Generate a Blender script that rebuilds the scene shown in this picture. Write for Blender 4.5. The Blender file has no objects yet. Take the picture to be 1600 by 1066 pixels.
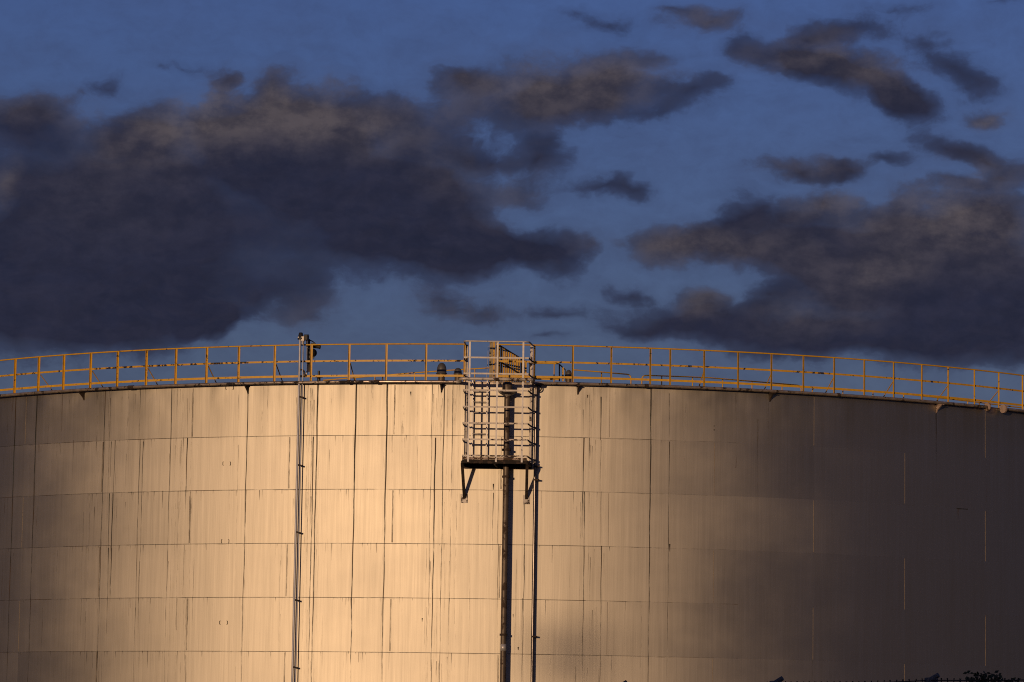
import bpy, bmesh, math, random
from mathutils import Vector, Matrix
random.seed(7)
sc = bpy.context.scene
COL = sc.collection
R_ = math.radians

# ------------------------------------------------------------------ camera model
F, PITCH, ROLL, YAW = 5462.4, .12241, .01550, -.00089      # focal length in photo pixels (1600 wide)
D, R = 127.07, 24.318                                      # distance of the tank's axis, tank radius (m)
EYE = 1.7
H1 = 9.807 + EYE                                           # topmost horizontal weld
C = 1.6                                                    # height of a plate course
T0, DT = -.014915, .131567                                 # plate joints: angle = T0 + k*DT
SUN_AZ, SUN_EL = R_(21.0), R_(4.2)

def ray(px, py):
    c, s = math.cos(ROLL), math.sin(ROLL)
    a, b = px-800, py-533
    sx, sy = c*a+s*b, -s*a+c*b
    x, u = sx/F, -sy/F
    y = math.cos(PITCH)-u*math.sin(PITCH); z = math.sin(PITCH)+u*math.cos(PITCH)
    return Vector((x*math.cos(YAW)+y*math.sin(YAW), -x*math.sin(YAW)+y*math.cos(YAW), z))
def cyl(px, py, r):
    """where the line of sight meets a cylinder of radius r about the tank's axis -> (angle, z)"""
    d = ray(px, py)
    a = d.x*d.x+d.y*d.y; b = -2*d.y*D; c = D*D-r*r
    q = b*b-4*a*c
    t = (-b-math.sqrt(max(q, 0)))/(2*a)
    p = d*t
    return math.atan2(p.x, D-p.y), p.z+EYE
def pol(th, r, z): return Vector((r*math.sin(th), D-r*math.cos(th), z))
def at(px, py, r): th, z = cyl(px, py, r); return pol(th, r, z)
def dep(px, py, Y): d = ray(px, py); return d*(Y/d.y)+Vector((0, 0, EYE))

# ------------------------------------------------------------------ node helpers
def new_mat(name):
    m = bpy.data.materials.new(name); m.use_nodes = True
    nt = m.node_tree; nt.nodes.clear()
    return m, nt
class NT:
    def __init__(s, nt): s.nt = nt
    def n(s, t, **kw):
        o = s.nt.nodes.new(t)
        for k, v in kw.items(): setattr(o, k, v)
        return o
    def put(s, sock, v):
        if isinstance(v, bpy.types.NodeSocket): s.nt.links.new(v, sock)
        elif v is not None: sock.default_value = v
    def m(s, op, a, b=None, c=None, clamp=False):
        o = s.n('ShaderNodeMath', operation=op); o.use_clamp = clamp
        s.put(o.inputs[0], a)
        if b is not None: s.put(o.inputs[1], b)
        if c is not None: s.put(o.inputs[2], c)
        return o.outputs[0]
    def vm(s, op, a, b=None):
        o = s.n('ShaderNodeVectorMath', operation=op)
        s.put(o.inputs[0], a)
        if b is not None: s.put(o.inputs[1], b)
        return o.outputs[0] if op not in ('DOT_PRODUCT', 'LENGTH', 'DISTANCE') else o.outputs['Value']
    def noise(s, vec, scale, detail=3, rough=.5, dims='3D', color=False):
        o = s.n('ShaderNodeTexNoise', noise_dimensions=dims)
        s.put(o.inputs['Vector'], vec); s.put(o.inputs['Scale'], scale)
        s.put(o.inputs['Detail'], detail); s.put(o.inputs['Roughness'], rough)
        return o.outputs['Color' if color else 'Fac']
    def mapr(s, v, a, b, c, d, smooth=False):
        o = s.n('ShaderNodeMapRange'); o.clamp = True
        if smooth: o.interpolation_type = 'SMOOTHSTEP'
        s.put(o.inputs[0], v)
        for i, x in enumerate((a, b, c, d)): s.put(o.inputs[1+i], x)
        return o.outputs[0]
    def mix(s, f, a, b, blend='MIX'):
        o = s.n('ShaderNodeMix', data_type='RGBA', blend_type=blend)
        s.put(o.inputs[0], f); s.put(o.inputs[6], a); s.put(o.inputs[7], b)
        return o.outputs[2]
    def mapping(s, vec, loc=(0, 0, 0), rot=(0, 0, 0), scale=(1, 1, 1), t='POINT'):
        o = s.n('ShaderNodeMapping', vector_type=t)
        s.put(o.inputs[0], vec)
        o.inputs[1].default_value = loc; o.inputs[2].default_value = rot; o.inputs[3].default_value = scale
        return o.outputs[0]
    def out(s, sh, node='ShaderNodeOutputMaterial'):
        o = s.n(node); s.nt.links.new(sh, o.inputs[0]); return o
def rgba(c): return (c[0], c[1], c[2], 1)

def plain(name, col, rough=.6, metal=0., worn=None, amount=.5, scale=6., var=.25, bump=.0):
    """painted or bare metal: uneven tone, patches of wear or rust breaking through"""
    m, nt = new_mat(name); g = NT(nt)
    co = g.n('ShaderNodeTexCoord').outputs['Object']
    n1 = g.noise(co, scale, 4, .6)
    tone = g.mapr(n1, .25, .75, 1-var, 1+var)
    c = g.mix(1., rgba(col), g.vm('SCALE', (1, 1, 1)), 'MULTIPLY')
    o = g.n('ShaderNodeVectorMath', operation='SCALE'); o.inputs[0].default_value = col; g.put(o.inputs['Scale'], tone)
    c = o.outputs[0]
    p = g.n('ShaderNodeBsdfPrincipled')
    if worn:
        n2 = g.noise(co, scale*.9, 5, .7); n3 = g.noise(co, .5, 1, .5)
        k = g.m('ADD', n2, g.m('MULTIPLY', g.m('SUBTRACT', n3, .5), .35))
        mask = g.mapr(k, 1-amount, 1-amount+.05, 0, 1)
        c = g.mix(mask, c, rgba(worn))
        g.put(p.inputs['Metallic'], g.m('MULTIPLY', g.m('SUBTRACT', 1, mask), metal))
        g.put(p.inputs['Roughness'], g.mapr(mask, 0, 1, rough, .9))
    else:
        p.inputs['Metallic'].default_value = metal; p.inputs['Roughness'].default_value = rough
    g.put(p.inputs['Base Color'], c)
    if bump:
        b = g.n('ShaderNodeBump'); b.inputs['Strength'].default_value = bump; b.inputs['Distance'].default_value = .01
        g.put(b.inputs['Height'], n1); g.nt.links.new(b.outputs[0], p.inputs['Normal'])
    g.out(p.outputs[0]); return m

M = {}
M['yellow'] = plain('yellow_paint', (.59, .325, .018), .5, 0, (.035, .016, .009), .37, 9, .18)
M['yellow_rusty'] = plain('yellow_paint_rusty', (.56, .305, .018), .5, 0, (.028, .013, .008), .46, 7, .2)
M['pale'] = plain('pale_galvanised', (.50, .47, .47), .42, .35, (.05, .03, .022), .37, 8, .2)
M['pale_rusty'] = plain('pale_galvanised_rusty', (.46, .41, .38), .5, .2, (.045, .025, .018), .45, 7, .25)
M['conduit'] = plain('conduit_steel', (.40, .40, .46), .5, .35, (.06, .04, .03), .30, 3, .2)
M['pipe_dark'] = plain('weathered_pipe', (.11, .082, .062), .5, .3, (.05, .03, .02), .45, 5, .35, .2)
M['ring'] = plain('rusty_ring_pipe', (.36, .29, .24), .34, .6, (.022, .014, .010), .46, 5, .4, .2)
M['thin'] = plain('thin_pipe_steel', (.15, .13, .125), .3, .8, (.03, .02, .015), .3, 5, .3)
M['tan'] = plain('tan_steel', (.26, .20, .11), .6, .1, (.05, .03, .02), .42, 8, .3)
M['rust'] = plain('dark_rust_and_shade', (.045, .026, .018), .85, 0, (.015, .01, .008), .5, 8, .4)  # real rust, and the shade colour of the cage's side bars
M['deckrust'] = plain('rusty_deck_edge', (.17, .105, .075), .8, 0, (.05, .025, .015), .5, 6, .35)
M['toe'] = plain('faded_toe_board', (.34, .25, .21), .7, 0, (.06, .035, .02), .47, 6, .3)
M['dark'] = plain('dark_fitting', (.022, .020, .020), .45, .2, None, .5, 20, .3)
M['grey'] = plain('grey_vent_paint', (.10, .092, .088), .45, .25, (.05, .035, .028), .38, 8, .2)
M['glass'] = plain('lamp_glass', (.75, .70, .62), .2, 0, None, .5, 20, .1)
M['roofm'] = plain('roof_plate', (.30, .29, .28), .6, .3, (.1, .06, .04), .4, 1, .2)
M['concrete'] = plain('weathered_concrete', (.16, .16, .165), .9, 0, (.06, .06, .06), .45, 9, .2)
M['wire'] = plain('dull_wire', (.05, .05, .05), .6, .4, None, .5, 20, .3)
M['leaf'] = plain('leaf_green', (.045, .06, .025), .7, 0, None, .5, 9, .5)
M['bark'] = plain('bark', (.08, .06, .045), .9, 0, None, .5, 9, .4)

# --- ground
m, nt = new_mat('rough_ground'); g = NT(nt)
co = g.n('ShaderNodeTexCoord').outputs['Object']
c = g.mix(g.mapr(g.noise(co, .15, 5, .6), .4, .6, 0, 1), rgba((.055, .06, .03)), rgba((.11, .09, .065)))
c = g.mix(g.mapr(g.noise(co, 2.5, 4, .6), .3, .7, 0, .5), c, rgba((.035, .035, .02)))
p = g.n('ShaderNodeBsdfPrincipled'); p.inputs['Roughness'].default_value = .95; g.put(p.inputs['Base Color'], c)
g.out(p.outputs[0]); M['ground'] = m

# --- tank plates: dull aluminium sheet, brushed upright, each plate a little different, dented under the rim
m, nt = new_mat('aluminium_plate'); g = NT(nt)
uv = g.n('ShaderNodeUVMap', uv_map='UVMap').outputs[0]          # u = metres round the wall, v = height
streak = g.noise(g.mapping(uv, scale=(9, .22, 1)), 1, 5, .62)
fine = g.noise(g.mapping(uv, scale=(34, .5, 1)), 1, 3, .6)
cloudy = g.noise(g.mapping(uv, scale=(.35, .5, 1)), 1, 3, .55)
br = g.n('ShaderNodeTexBrick'); br.offset = .5; br.squash = 1
g.put(br.inputs['Vector'], g.mapping(uv, loc=(-(T0+DT)*R+2*DT*R*40, -H1+C*60, 0)))
br.inputs['Color1'].default_value = (0, 0, 0, 1); br.inputs['Color2'].default_value = (1, 1, 1, 1)
br.inputs['Mortar'].default_value = (.5, .5, .5, 1); br.inputs['Mortar Size'].default_value = 0
br.inputs['Scale'].default_value = 1; br.inputs['Brick Width'].default_value = 2*DT*R; br.inputs['Row Height'].default_value = C
plate = g.n('ShaderNodeSeparateColor'); g.put(plate.inputs[0], br.outputs['Color']); plate = plate.outputs[0]
sv = g.n('ShaderNodeSeparateXYZ'); g.put(sv.inputs[0], uv); u_, v_ = sv.outputs[0], sv.outputs[1]
tone = g.m('ADD', g.m('ADD', g.mapr(streak, .25, .75, -.13, .13), g.mapr(fine, .25, .75, -.09, .09)),
           g.m('ADD', g.mapr(cloudy, .3, .7, -.06, .05), g.mapr(plate, 0, 1, -.06, .06)))
# dirt washed down from the rim over the topmost course
topm = g.mapr(v_, H1-.3, H1+1.6, 0, 1)
wash = g.noise(g.mapping(uv, scale=(1.6, .12, 1)), 1, 4, .6)
dirt = g.m('MULTIPLY', topm, g.mapr(wash, .42, .72, 0, .42))
val = g.m('MULTIPLY', g.m('ADD', 1, tone), g.m('SUBTRACT', 1, dirt))
o = g.n('ShaderNodeVectorMath', operation='SCALE'); o.inputs[0].default_value = (.56, .505, .43); g.put(o.inputs['Scale'], val)
p = g.n('ShaderNodeBsdfAnisotropic', distribution='BECKMANN')      # dull brushed sheet: a broad soft sheen
g.put(p.inputs['Color'], o.outputs[0])
g.put(p.inputs['Roughness'], g.m('ADD', .548, g.m('ADD', g.mapr(cloudy, .3, .7, -.02, .02), g.mapr(plate, 0, 1, -.012, .012))))
dent = g.noise(g.mapping(uv, scale=(.75, .8, 1)), 1, 1.5, .45)
dent2 = g.noise(g.mapping(uv, loc=(7, 3, 0), scale=(.22, .3, 1)), 1, 1, .4)
dmask = g.mapr(v_, H1+.35, H1+1.5, .05, 1.0, True)
hgt = g.m('ADD', g.m('MULTIPLY', dent, dmask), g.m('MULTIPLY', dent2, .12))
b = g.n('ShaderNodeBump'); b.inputs['Strength'].default_value = 1; b.inputs['Distance'].default_value = .055
g.put(b.inputs['Height'], hgt); nt.links.new(b.outputs[0], p.inputs['Normal'])
df = g.n('ShaderNodeBsdfDiffuse'); df.inputs['Color'].default_value = (.24, .21, .17, 1)   # weathered oxide film
mx = g.n('ShaderNodeMixShader'); mx.inputs[0].default_value = .2
nt.links.new(p.outputs[0], mx.inputs[1]); nt.links.new(df.outputs[0], mx.inputs[2])
g.out(mx.outputs[0]); M['tank'] = m

# --- run-down stains and dirty welds: a skin that is dirt in places and clear in others
m, nt = new_mat('runoff_stain'); g = NT(nt)
uvn = g.n('ShaderNodeUVMap', uv_map='UVMap').outputs[0]
s_ = g.n('ShaderNodeSeparateXYZ'); g.put(s_.inputs[0], uvn)
x_, y_ = s_.outputs[0], s_.outputs[1]
st = g.n('ShaderNodeAttribute', attribute_name='stain').outputs['Fac']
edge = g.m('SUBTRACT', 1, g.m('POWER', g.m('ABSOLUTE', x_), 2), clamp=True)
n1 = g.noise(g.mapping(uvn, scale=(.9, 3.2, 1)), 1, 5, .68)
n2 = g.noise(g.mapping(uvn, loc=(3, 9, 0), scale=(0.15, .55, 1)), 1, 2, .5)
k = g.m('ADD', g.m('ADD', n1, g.m('MULTIPLY', g.m('SUBTRACT', n2, .5), .9)), g.m('MULTIPLY', g.m('SUBTRACT', st, .5), .55))
mask = g.m('MULTIPLY', g.m('MULTIPLY', edge, g.mapr(k, .36, .62, .0, 1)), g.mapr(st, 0, 1, .25, 1))
d = g.n('ShaderNodeBsdfPrincipled'); d.inputs['Roughness'].default_value = .85
g.put(d.inputs['Base Color'], g.mix(g.mapr(n2, .5, .66, 0, 1), g.mix(g.mapr(n2, .34, .48, 0, 1), rgba((.018, .027, .017)), rgba((.012, .011, .009))), rgba((.085, .042, .017))))
t = g.n('ShaderNodeBsdfTransparent'); mx = g.n('ShaderNodeMixShader')
g.put(mx.inputs[0], mask); nt.links.new(t.outputs[0], mx.inputs[1]); nt.links.new(d.outputs[0], mx.inputs[2])
g.out(mx.outputs[0]); M['stain'] = m
M['weld'] = plain('bare_weld_bead', (.29, .24, .19), .6, .4, (.12, .08, .055), .38, 7, .25)

# ------------------------------------------------------------------ mesh builder
class MB:
    def __init__(s): s.v = []; s.f = []; s.sm = []; s.mi = []; s.uv = {}; s.at = {}
    def add(s, vs, fs, smooth=False, mi=0):
        b = len(s.v); s.v += [Vector(x) for x in vs]
        for f in fs: s.f.append([b+i for i in f]); s.sm.append(smooth); s.mi.append(mi)
        return b
    def tube(s, path, r, seg=10, caps=True, mi=0, r_end=None):
        P = [Vector(p) for p in path]; n = len(P); rings = []; up = None
        for i in range(n):
            t = (P[min(i+1, n-1)]-P[max(i-1, 0)]).normalized()
            if up is None:
                up = Vector((0, 0, 1)) if abs(t.z) < .9 else Vector((0, 1, 0))
            a = (up-t*up.dot(t)).normalized(); up = a; b = t.cross(a)
            rr = r if r_end is None else r+(r_end-r)*i/(n-1)
            rings.append([P[i]+(a*math.cos(q)+b*math.sin(q))*rr for q in [2*math.pi*j/seg for j in range(seg)]])
        vs = [x for rg in rings for x in rg]
        fs = [[i*seg+j, i*seg+(j+1) % seg, (i+1)*seg+(j+1) % seg, (i+1)*seg+j] for i in range(n-1) for j in range(seg)]
        s.add(vs, fs, True, mi)
        if caps:
            s.add(rings[0], [list(range(seg))[::-1]], False, mi); s.add(rings[-1], [list(range(seg))], False, mi)
        return s
    def bar(s, a, b, w, h, side=None, mi=0):
        """straight bar of section w (along side) x h"""
        a, b = Vector(a), Vector(b); t = (b-a).normalized()
        sd = Vector(side) if side else (Vector((1, 0, 0)) if abs(t.x) < .9 else Vector((0, 1, 0)))
        sd = (sd-t*sd.dot(t)).normalized(); o = t.cross(sd)
        vs = []
        for p in (a, b):
            for i, j in ((-1, -1), (1, -1), (1, 1), (-1, 1)): vs.append(p+sd*(w/2*i)+o*(h/2*j))
        s.add(vs, [[3, 2, 1, 0], [4, 5, 6, 7], [0, 1, 5, 4], [1, 2, 6, 5], [2, 3, 7, 6], [3, 0, 4, 7]], False, mi)
        return s
    def angle(s, a, b, u, v, leg=.06, t=.008, mi=0):
        """steel angle from a to b, legs along u and v, heel on the line a-b"""
        u, v = Vector(u).normalized(), Vector(v).normalized()
        prof = [(0, 0), (leg, 0), (leg, t), (t, t), (t, leg), (0, leg)]
        vs = [Vector(p)+u*x+v*y for p in (a, b) for x, y in prof]
        fs = [[i, (i+1) % 6, 6+(i+1) % 6, 6+i] for i in range(6)]+[[0, 3, 2, 1], [0, 5, 4, 3], [6, 7, 8, 9], [6, 9, 10, 11]]
        s.add(vs, fs, False, mi); return s
    def lathe(s, c, prof, seg=24, axis=(0, 0, 1), smooth=True, mi=0):
        c = Vector(c); ax = Vector(axis).normalized()
        a = (Vector((1, 0, 0)) if abs(ax.x) < .9 else Vector((0, 1, 0))); a = (a-ax*a.dot(ax)).normalized(); b = ax.cross(a)
        vs = [c+ax*z+(a*math.cos(q)+b*math.sin(q))*max(r, 1e-4) for r, z in prof for q in [2*math.pi*j/seg for j in range(seg)]]
        n = len(prof)
        s.add(vs, [[i*seg+j, i*seg+(j+1) % seg, (i+1)*seg+(j+1) % seg, (i+1)*seg+j] for i in range(n-1) for j in range(seg)], smooth, mi)
        return s
    def box(s, c, sx, sy, sz, rz=0., mi=0):
        c = Vector(c); m = Matrix.Rotation(rz, 3, 'Z')
        vs = [c+m @ Vector((sx/2*i, sy/2*j, sz/2*k)) for k in (-1, 1) for i, j in ((-1, -1), (1, -1), (1, 1), (-1, 1))]
        s.add(vs, [[3, 2, 1, 0], [4, 5, 6, 7], [0, 1, 5, 4], [1, 2, 6, 5], [2, 3, 7, 6], [3, 0, 4, 7]], False, mi); return s
    def build(s, name, mats, parent=None, bevel=0.):
        me = bpy.data.meshes.new(name)
        off = parent.matrix_world.translation if parent else Vector((0, 0, 0))
        if parent: off = LOC[parent.name]
        me.from_pydata([tuple(v-off) for v in s.v], [], s.f)
        for mm in (mats if isinstance(mats, (list, tuple)) else [mats]): me.materials.append(mm)
        me.polygons.foreach_set('use_smooth', s.sm); me.polygons.foreach_set('material_index', s.mi)
        if s.uv:
            l = me.uv_layers.new(name='UVMap')
            for lp in me.loops: l.data[lp.index].uv = s.uv.get(lp.vertex_index, (0, 0))
        if s.at:
            a = me.attributes.new('stain', 'FLOAT', 'POINT')
            a.data.foreach_set('value', [s.at.get(i, 0.) for i in range(len(s.v))])
        me.update()
        o = bpy.data.objects.new(name, me); COL.objects.link(o)
        if parent: o.parent = parent; LOC[o.name] = off
        else: LOC[o.name] = Vector((0, 0, 0))
        if bevel:
            b = o.modifiers.new('edges', 'BEVEL'); b.width = bevel; b.segments = 2; b.limit_method = 'ANGLE'
        return o
LOC = {}
def thing(name, label, cat, loc=(0, 0, 0), group=None, kind=None):
    o = bpy.data.objects.new(name, None); COL.objects.link(o); o.location = loc; o.empty_display_size = .3
    LOC[o.name] = Vector(loc); tag(o, label, cat, group, kind); return o
def tag(o, label=None, cat=None, group=None, kind=None):
    if label: o['label'] = label
    if cat: o['category'] = cat
    if group: o['group'] = group
    if kind: o['kind'] = kind
    return o
def arc(t0, t1, r, z, step=.01):
    n = max(2, int(abs(t1-t0)/step)+1)
    return [pol(t0+(t1-t0)*i/n, r, z) for i in range(n+1)]
def rad(th): return Vector((math.sin(th), -math.cos(th), 0))     # outward
def tan(th): return Vector((math.cos(th), math.sin(th), 0))      # to the right along the wall

# ------------------------------------------------------------------ ground
mb = MB(); n = 24
vs = [(-4000+8000*i/n, -4000+8000*j/n, 0) for j in range(n+1) for i in range(n+1)]
mb.add(vs, [[j*(n+1)+i, j*(n+1)+i+1, (j+1)*(n+1)+i+1, (j+1)*(n+1)+i] for j in range(n) for i in range(n)])
tag(mb.build('ground', M['ground']), kind='structure')

# ------------------------------------------------------------------ storage tank
RP = R+.20                                                   # the ring pipe stands this far out
ZP = cyl(600, 596.6, RP)[1]                                  # its height
ZT = ZP+.03                                                  # top of the wall
tank = thing('storage_tank', 'huge round storage tank of dull streaked aluminium plates lit gold by low sun', 'storage tank', (0, D, 0))
w = MB(); SEG = 480
zs = [0.]+[H1-C*k for k in range(7, -1, -1) if H1-C*k > .05]+[ZT]
for z in zs:
    for i in range(SEG+1):
        th = -math.pi+2*math.pi*i/SEG
        w.uv[len(w.v)] = (th*R, z); w.v.append(pol(th, R, z))
for j in range(len(zs)-1):
    for i in range(SEG):
        a = j*(SEG+1)+i; w.f.append([a, a+1, a+SEG+2, a+SEG+1]); w.sm.append(True); w.mi.append(0)
def vstrip(px, y0, y1, wpx, s, taper=True, mi=1, off=.004):
    """stain that runs straight down the wall from where (px, y0) sits to the height of y1; wpx wide in photo pixels"""
    th, z0 = cyl(px, y0, R)
    z1 = cyl(px, y1, R)[1]
    wd = wpx/53.2/2/R; n = max(3, int((z0-z1)/.25)); ph = random.uniform(0, 500)
    rows = []
    wob = random.uniform(0, 6)
    for i in range(n+1):
        f = i/n; z = z0+(z1-z0)*f
        ww = wd*(1-.35*f if taper else 1)
        t = th+.00025*math.sin(wob+z*1.7)+.00018*math.sin(wob*3+z*4.1)
        for q in (-1, 0, 1):
            k = len(w.v); w.v.append(pol(t+q*ww, R+off, z)); w.uv[k] = (q, ph+z); w.at[k] = s*(1-.55*f if taper else 1)
        rows.append(len(w.v)-3)
    for i in range(n):
        for q in (0, 1):
            a, b = rows[i]+q, rows[i+1]+q
            w.f.append([b, b+1, a+1, a]); w.sm.append(True); w.mi.append(mi)
def hstrip(t0, t1, z, h, s, off=.006):
    n = max(2, int((t1-t0)/.01)); ph = random.uniform(0, 300); base = len(w.v)
    for i in range(n+1):
        t = t0+(t1-t0)*i/n
        for q in (-1, 0, 1):
            k = len(w.v); w.v.append(pol(t, R+off, z+q*h/2)); w.uv[k] = (q, ph+t*R); w.at[k] = s
    for i in range(n):
        for q in (0, 1):
            a = base+3*i+q; b = a+3
            w.f.append([a, b, b+1, a+1]); w.sm.append(True); w.mi.append(1)
for k in range(0, 7):
    z = H1-C*k
    if z > .1:
        for ta_, tb_, st_ in ((-1.5, -.5, .5), (-.5, .09, .66), (.09, .17, .5), (.17, .28, .3), (.28, 1.5, .05)): hstrip(ta_, tb_, z, .023, st_)
        hstrip(-1.5, .2, z-.012, .055, .12, .005)
# weld beads at the plate joints: real raised ribs, staggered from course to course
def bead(th, z0, z1, wd=.012, hh=.0065):
    a, b = pol(th, R+hh/2-.002, z0), pol(th, R+hh/2-.002, z1)
    w.bar(a, b, wd, hh, tan(th), 2)
ztop = ZT-.08
for k in range(-9, 10):
    th = T0+k*DT
    for c in range(1, 8):
        if (c % 2 == 1) == (k % 2 == 1):
            zt = min(H1-C*(c-2), ztop) if c > 1 else ztop
            zb = max(H1-C*(c-1), 0)
            bead(th, zt-.03, zb+.03)
            if k < 1 and k > -5:                              # dirt caught along the bead
                t_, ph = th+.0009, random.uniform(0, 300)
                rows = []
                for i in range(7):
                    z = zt-.03+(zb-zt+.06)*i/6
                    for q in (-1, 0, 1):
                        kk = len(w.v); w.v.append(pol(t_+q*.0008, R+.003, z)); w.uv[kk] = (q, ph+z); w.at[kk] = .5
                    rows.append(len(w.v)-3)
                for i in range(6):
                    for q in (0, 1):
                        a, b = rows[i]+q, rows[i+1]+q
                        w.f.append([b, b+1, a+1, a]); w.sm.append(True); w.mi.append(1)
# the long dark runs (x, from y, to y, width, strength)
ST = [(25,620,1120,2.6,.9),(58,618,1120,3.0,.8),(64,618,900,9,.12),(12,650,1100,2,.3),(98,616,690,3,.35),(89,690,860,2,.3),(90,860,1090,2,.3),
 (80,620,700,10,.15),(165,608,1120,1.9,.8),(163,690,1000,2,.5),(174,690,745,1.6,.8),(180,688,770,1.8,.85),(171.5,771,870,2.0,.95),(176.8,771,940,2.2,1.),(183,790,840,1.4,.4),
 (170,856,990,1.7,.85),(175,856,915,1.4,.7),(220,606,690,1.6,.7),(219,686,1120,1.8,.75),(224,690,990,1.8,.7),(269,604,1120,1.8,.72),(273,610,680,1.3,.4),
 (282,608,640,1.5,.55),(283,688,770,1.2,.4),(280,770,1000,1.3,.45),(293,684,770,2.4,.95),(290.5,760,800,1.7,.8),(296,775,850,1.6,.6),(288,852,930,1.5,.6),(277,935,985,1.5,.7),(291,935,1120,1.6,.5),
 (388,602,1120,2.0,.92),(388.5,602,628,4.5,.6),(385,765,1120,1.4,.5),(419,602,690,1.8,.35),(406,766,782,1.6,.7),(440,830,905,1.3,.5),(438,960,1005,1.3,.45),
 (131,800,950,1.4,.45),(141,775,1000,1.4,.45),(127,936,1000,1.5,.5),(136,936,960,1.6,.7),(48,1020,1100,1.6,.4),(43,620,760,1.4,.3),
 (497,600,1120,2.7,1.),(490,683,1120,2.2,.85),(485.5,606,1120,1.2,.45),(488,606,690,1.3,.4),(481.5,600,1100,1.3,.5),(497.5,600,620,4,.6),
 (556.8,600,1120,3.0,1.),(557,600,760,1.6,.9),(605.6,600,1120,2.9,1.),(605.6,600,650,5,.55),(601.5,690,1120,1.2,.35),(582,601,640,5,.2),(571,602,660,1.4,.35),(545,602,660,7,.12),(649,605,680,9,.1),
 (676,601,1120,1.6,.62),(680.5,684,1120,2.5,.98),(672.5,760,1120,1.2,.4),(684.5,602,690,1.3,.5),(694.5,602,1120,1.9,.88),(690,604,690,4,.45),(708,601,1120,1.5,.62),(702,935,1010,1.6,.7),(714,603,660,1.3,.4),(718,602,1120,1.3,.3),
 (653,690,770,1.1,.45),(642,612,620,2.6,1.),(660,966,972,2.6,.9),(633,684,700,1.1,.35),(748,786,900,1.1,.3),
 (771,770,860,1.6,.75),(771,756,766,2.8,1.),(779.5,735,850,1.5,.7),(779,850,1120,1.5,.55),(786,735,800,1.2,.4),(820,782,900,1.4,.85),(819.6,850,1120,1.6,.7),(816.5,935,1120,1.3,.6),(810,1011,1016,3,.9),(802,960,965,2,.6),(725,783,830,1.1,.35),(762,735,1000,1.1,.3),
 (901,605,690,3.4,.42),(906,603,640,6,.2),(911.5,640,690,1.4,.7),(912,684,772,2.4,.95),(910.5,768,840,1.7,.85),(913.5,768,860,1.9,.9),(912.5,853,1120,1.7,.7),(921,684,760,1.5,.65),(920.5,768,806,1.4,.6),(920,853,950,1.1,.35),(916,620,640,1.5,.4),
 (939.5,620,688,2.4,.9),(939,688,780,1.6,.65),(939.5,768,860,1.5,.6),(940,853,1120,1.8,.75),(1017.5,606,1120,2.7,.85),(1017.5,606,680,5,.3),(1046,615,700,1.5,.65),(1045.8,690,1120,1.6,.72),(1046.5,850,862,3,.85),(1053,690,830,1.1,.3),
 (1184,655,780,1.5,.5),(1201,612,690,3.4,.45),(1116,665,668,2.2,.9),(1116,671,674,2.2,.9),(1463,640,760,3.2,.55),(1541,640,900,1.6,.3),(1497,795,812,1.8,.75),(1270,1032,1066,1.4,.5),(918,617,622,2.6,.9)]
for a in ST: vstrip(*a)
hstrip(cyl(1495, 795, R)[0], cyl(1512, 795, R)[0], cyl(1500, 795, R)[1], .03, .9)
# many short drips under the welds
for c in range(0, 6):
    for _ in range(74):
        px = random.choice([random.uniform(0, 480), random.uniform(100, 330), random.uniform(480, 720), random.uniform(-40, 1050)])
        th = math.asin(max(-.98, min(.98, (px-811)/53.2/R)))
        z = H1-C*c
        q = (px, 684+84.5*c-(811-px)*-.0)  # rough height only used to find z below
        ln = random.choice([4, 7, 10, 16, 28])
        z0 = z+random.uniform(-.02, .02)
        ph = random.uniform(0, 500); wd = random.uniform(.6, 1.2)/53.2/2/R*1.3; s = random.uniform(.25, .7); rows = []
        for i in range(4):
            for e in (-1, 0, 1):
                kk = len(w.v); w.v.append(pol(th+e*wd, R+.0045, z0-ln/53.2*i/3)); w.uv[kk] = (e, ph+z0-ln/53.2*i/3); w.at[kk] = s*(1-.2*i)
            rows.append(len(w.v)-3)
        for i in range(3):
            for e in (0, 1):
                a, b = rows[i]+e, rows[i+1]+e
                w.f.append([b, b+1, a+1, a]); w.sm.append(True); w.mi.append(1)
# faint long runs everywhere
for _ in range(430):
    px = random.choice([random.uniform(-20, 1080), random.uniform(0, 400), random.gauss(172, 14), random.gauss(285, 10), random.gauss(489, 5), random.gauss(690, 14), random.gauss(922, 16)])
    y0 = random.choice([603, 603, 684, 769, 853, 937, 1020])+random.uniform(0, 25)
    vstrip(px, y0, y0+random.choice([random.uniform(20, 70), random.uniform(60, 260)]), random.uniform(.7, 1.7), random.uniform(.05, .5), off=.0035)
for px in (20, 40, 72, 80, 120, 152, 196, 205, 238, 330, 410, 436, 520, 575, 625, 668, 705, 752, 905, 960, 1030, 1075, 1150):
    vstrip(px+random.uniform(-6, 6), 604, random.uniform(640, 760), random.uniform(3, 8), random.uniform(.05, .28), off=.003)
w.build('wall', [M['tank'], M['stain'], M['weld']], tank)
# small lifting-lug remnants welded on the wall
for px, py in ((354.5, 724.5), (352, 846), (349.5, 973), (359, 606)):
    for sx in (-6, 6):
        q = MB()
        th, z = cyl(px+sx, py, R)
        for dz in (-.05, .05): q.bar(pol(th, R+.012, z+dz), pol(th-.0012*(1 if sx > 0 else -1), R+.012, z+dz), .012, .014, (0, 0, 1))
        q.bar(pol(th, R+.012, z-.05), pol(th, R+.012, z+.05), .012, .02, tan(th))
        q.build('lug', M['rust'], tank)
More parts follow.
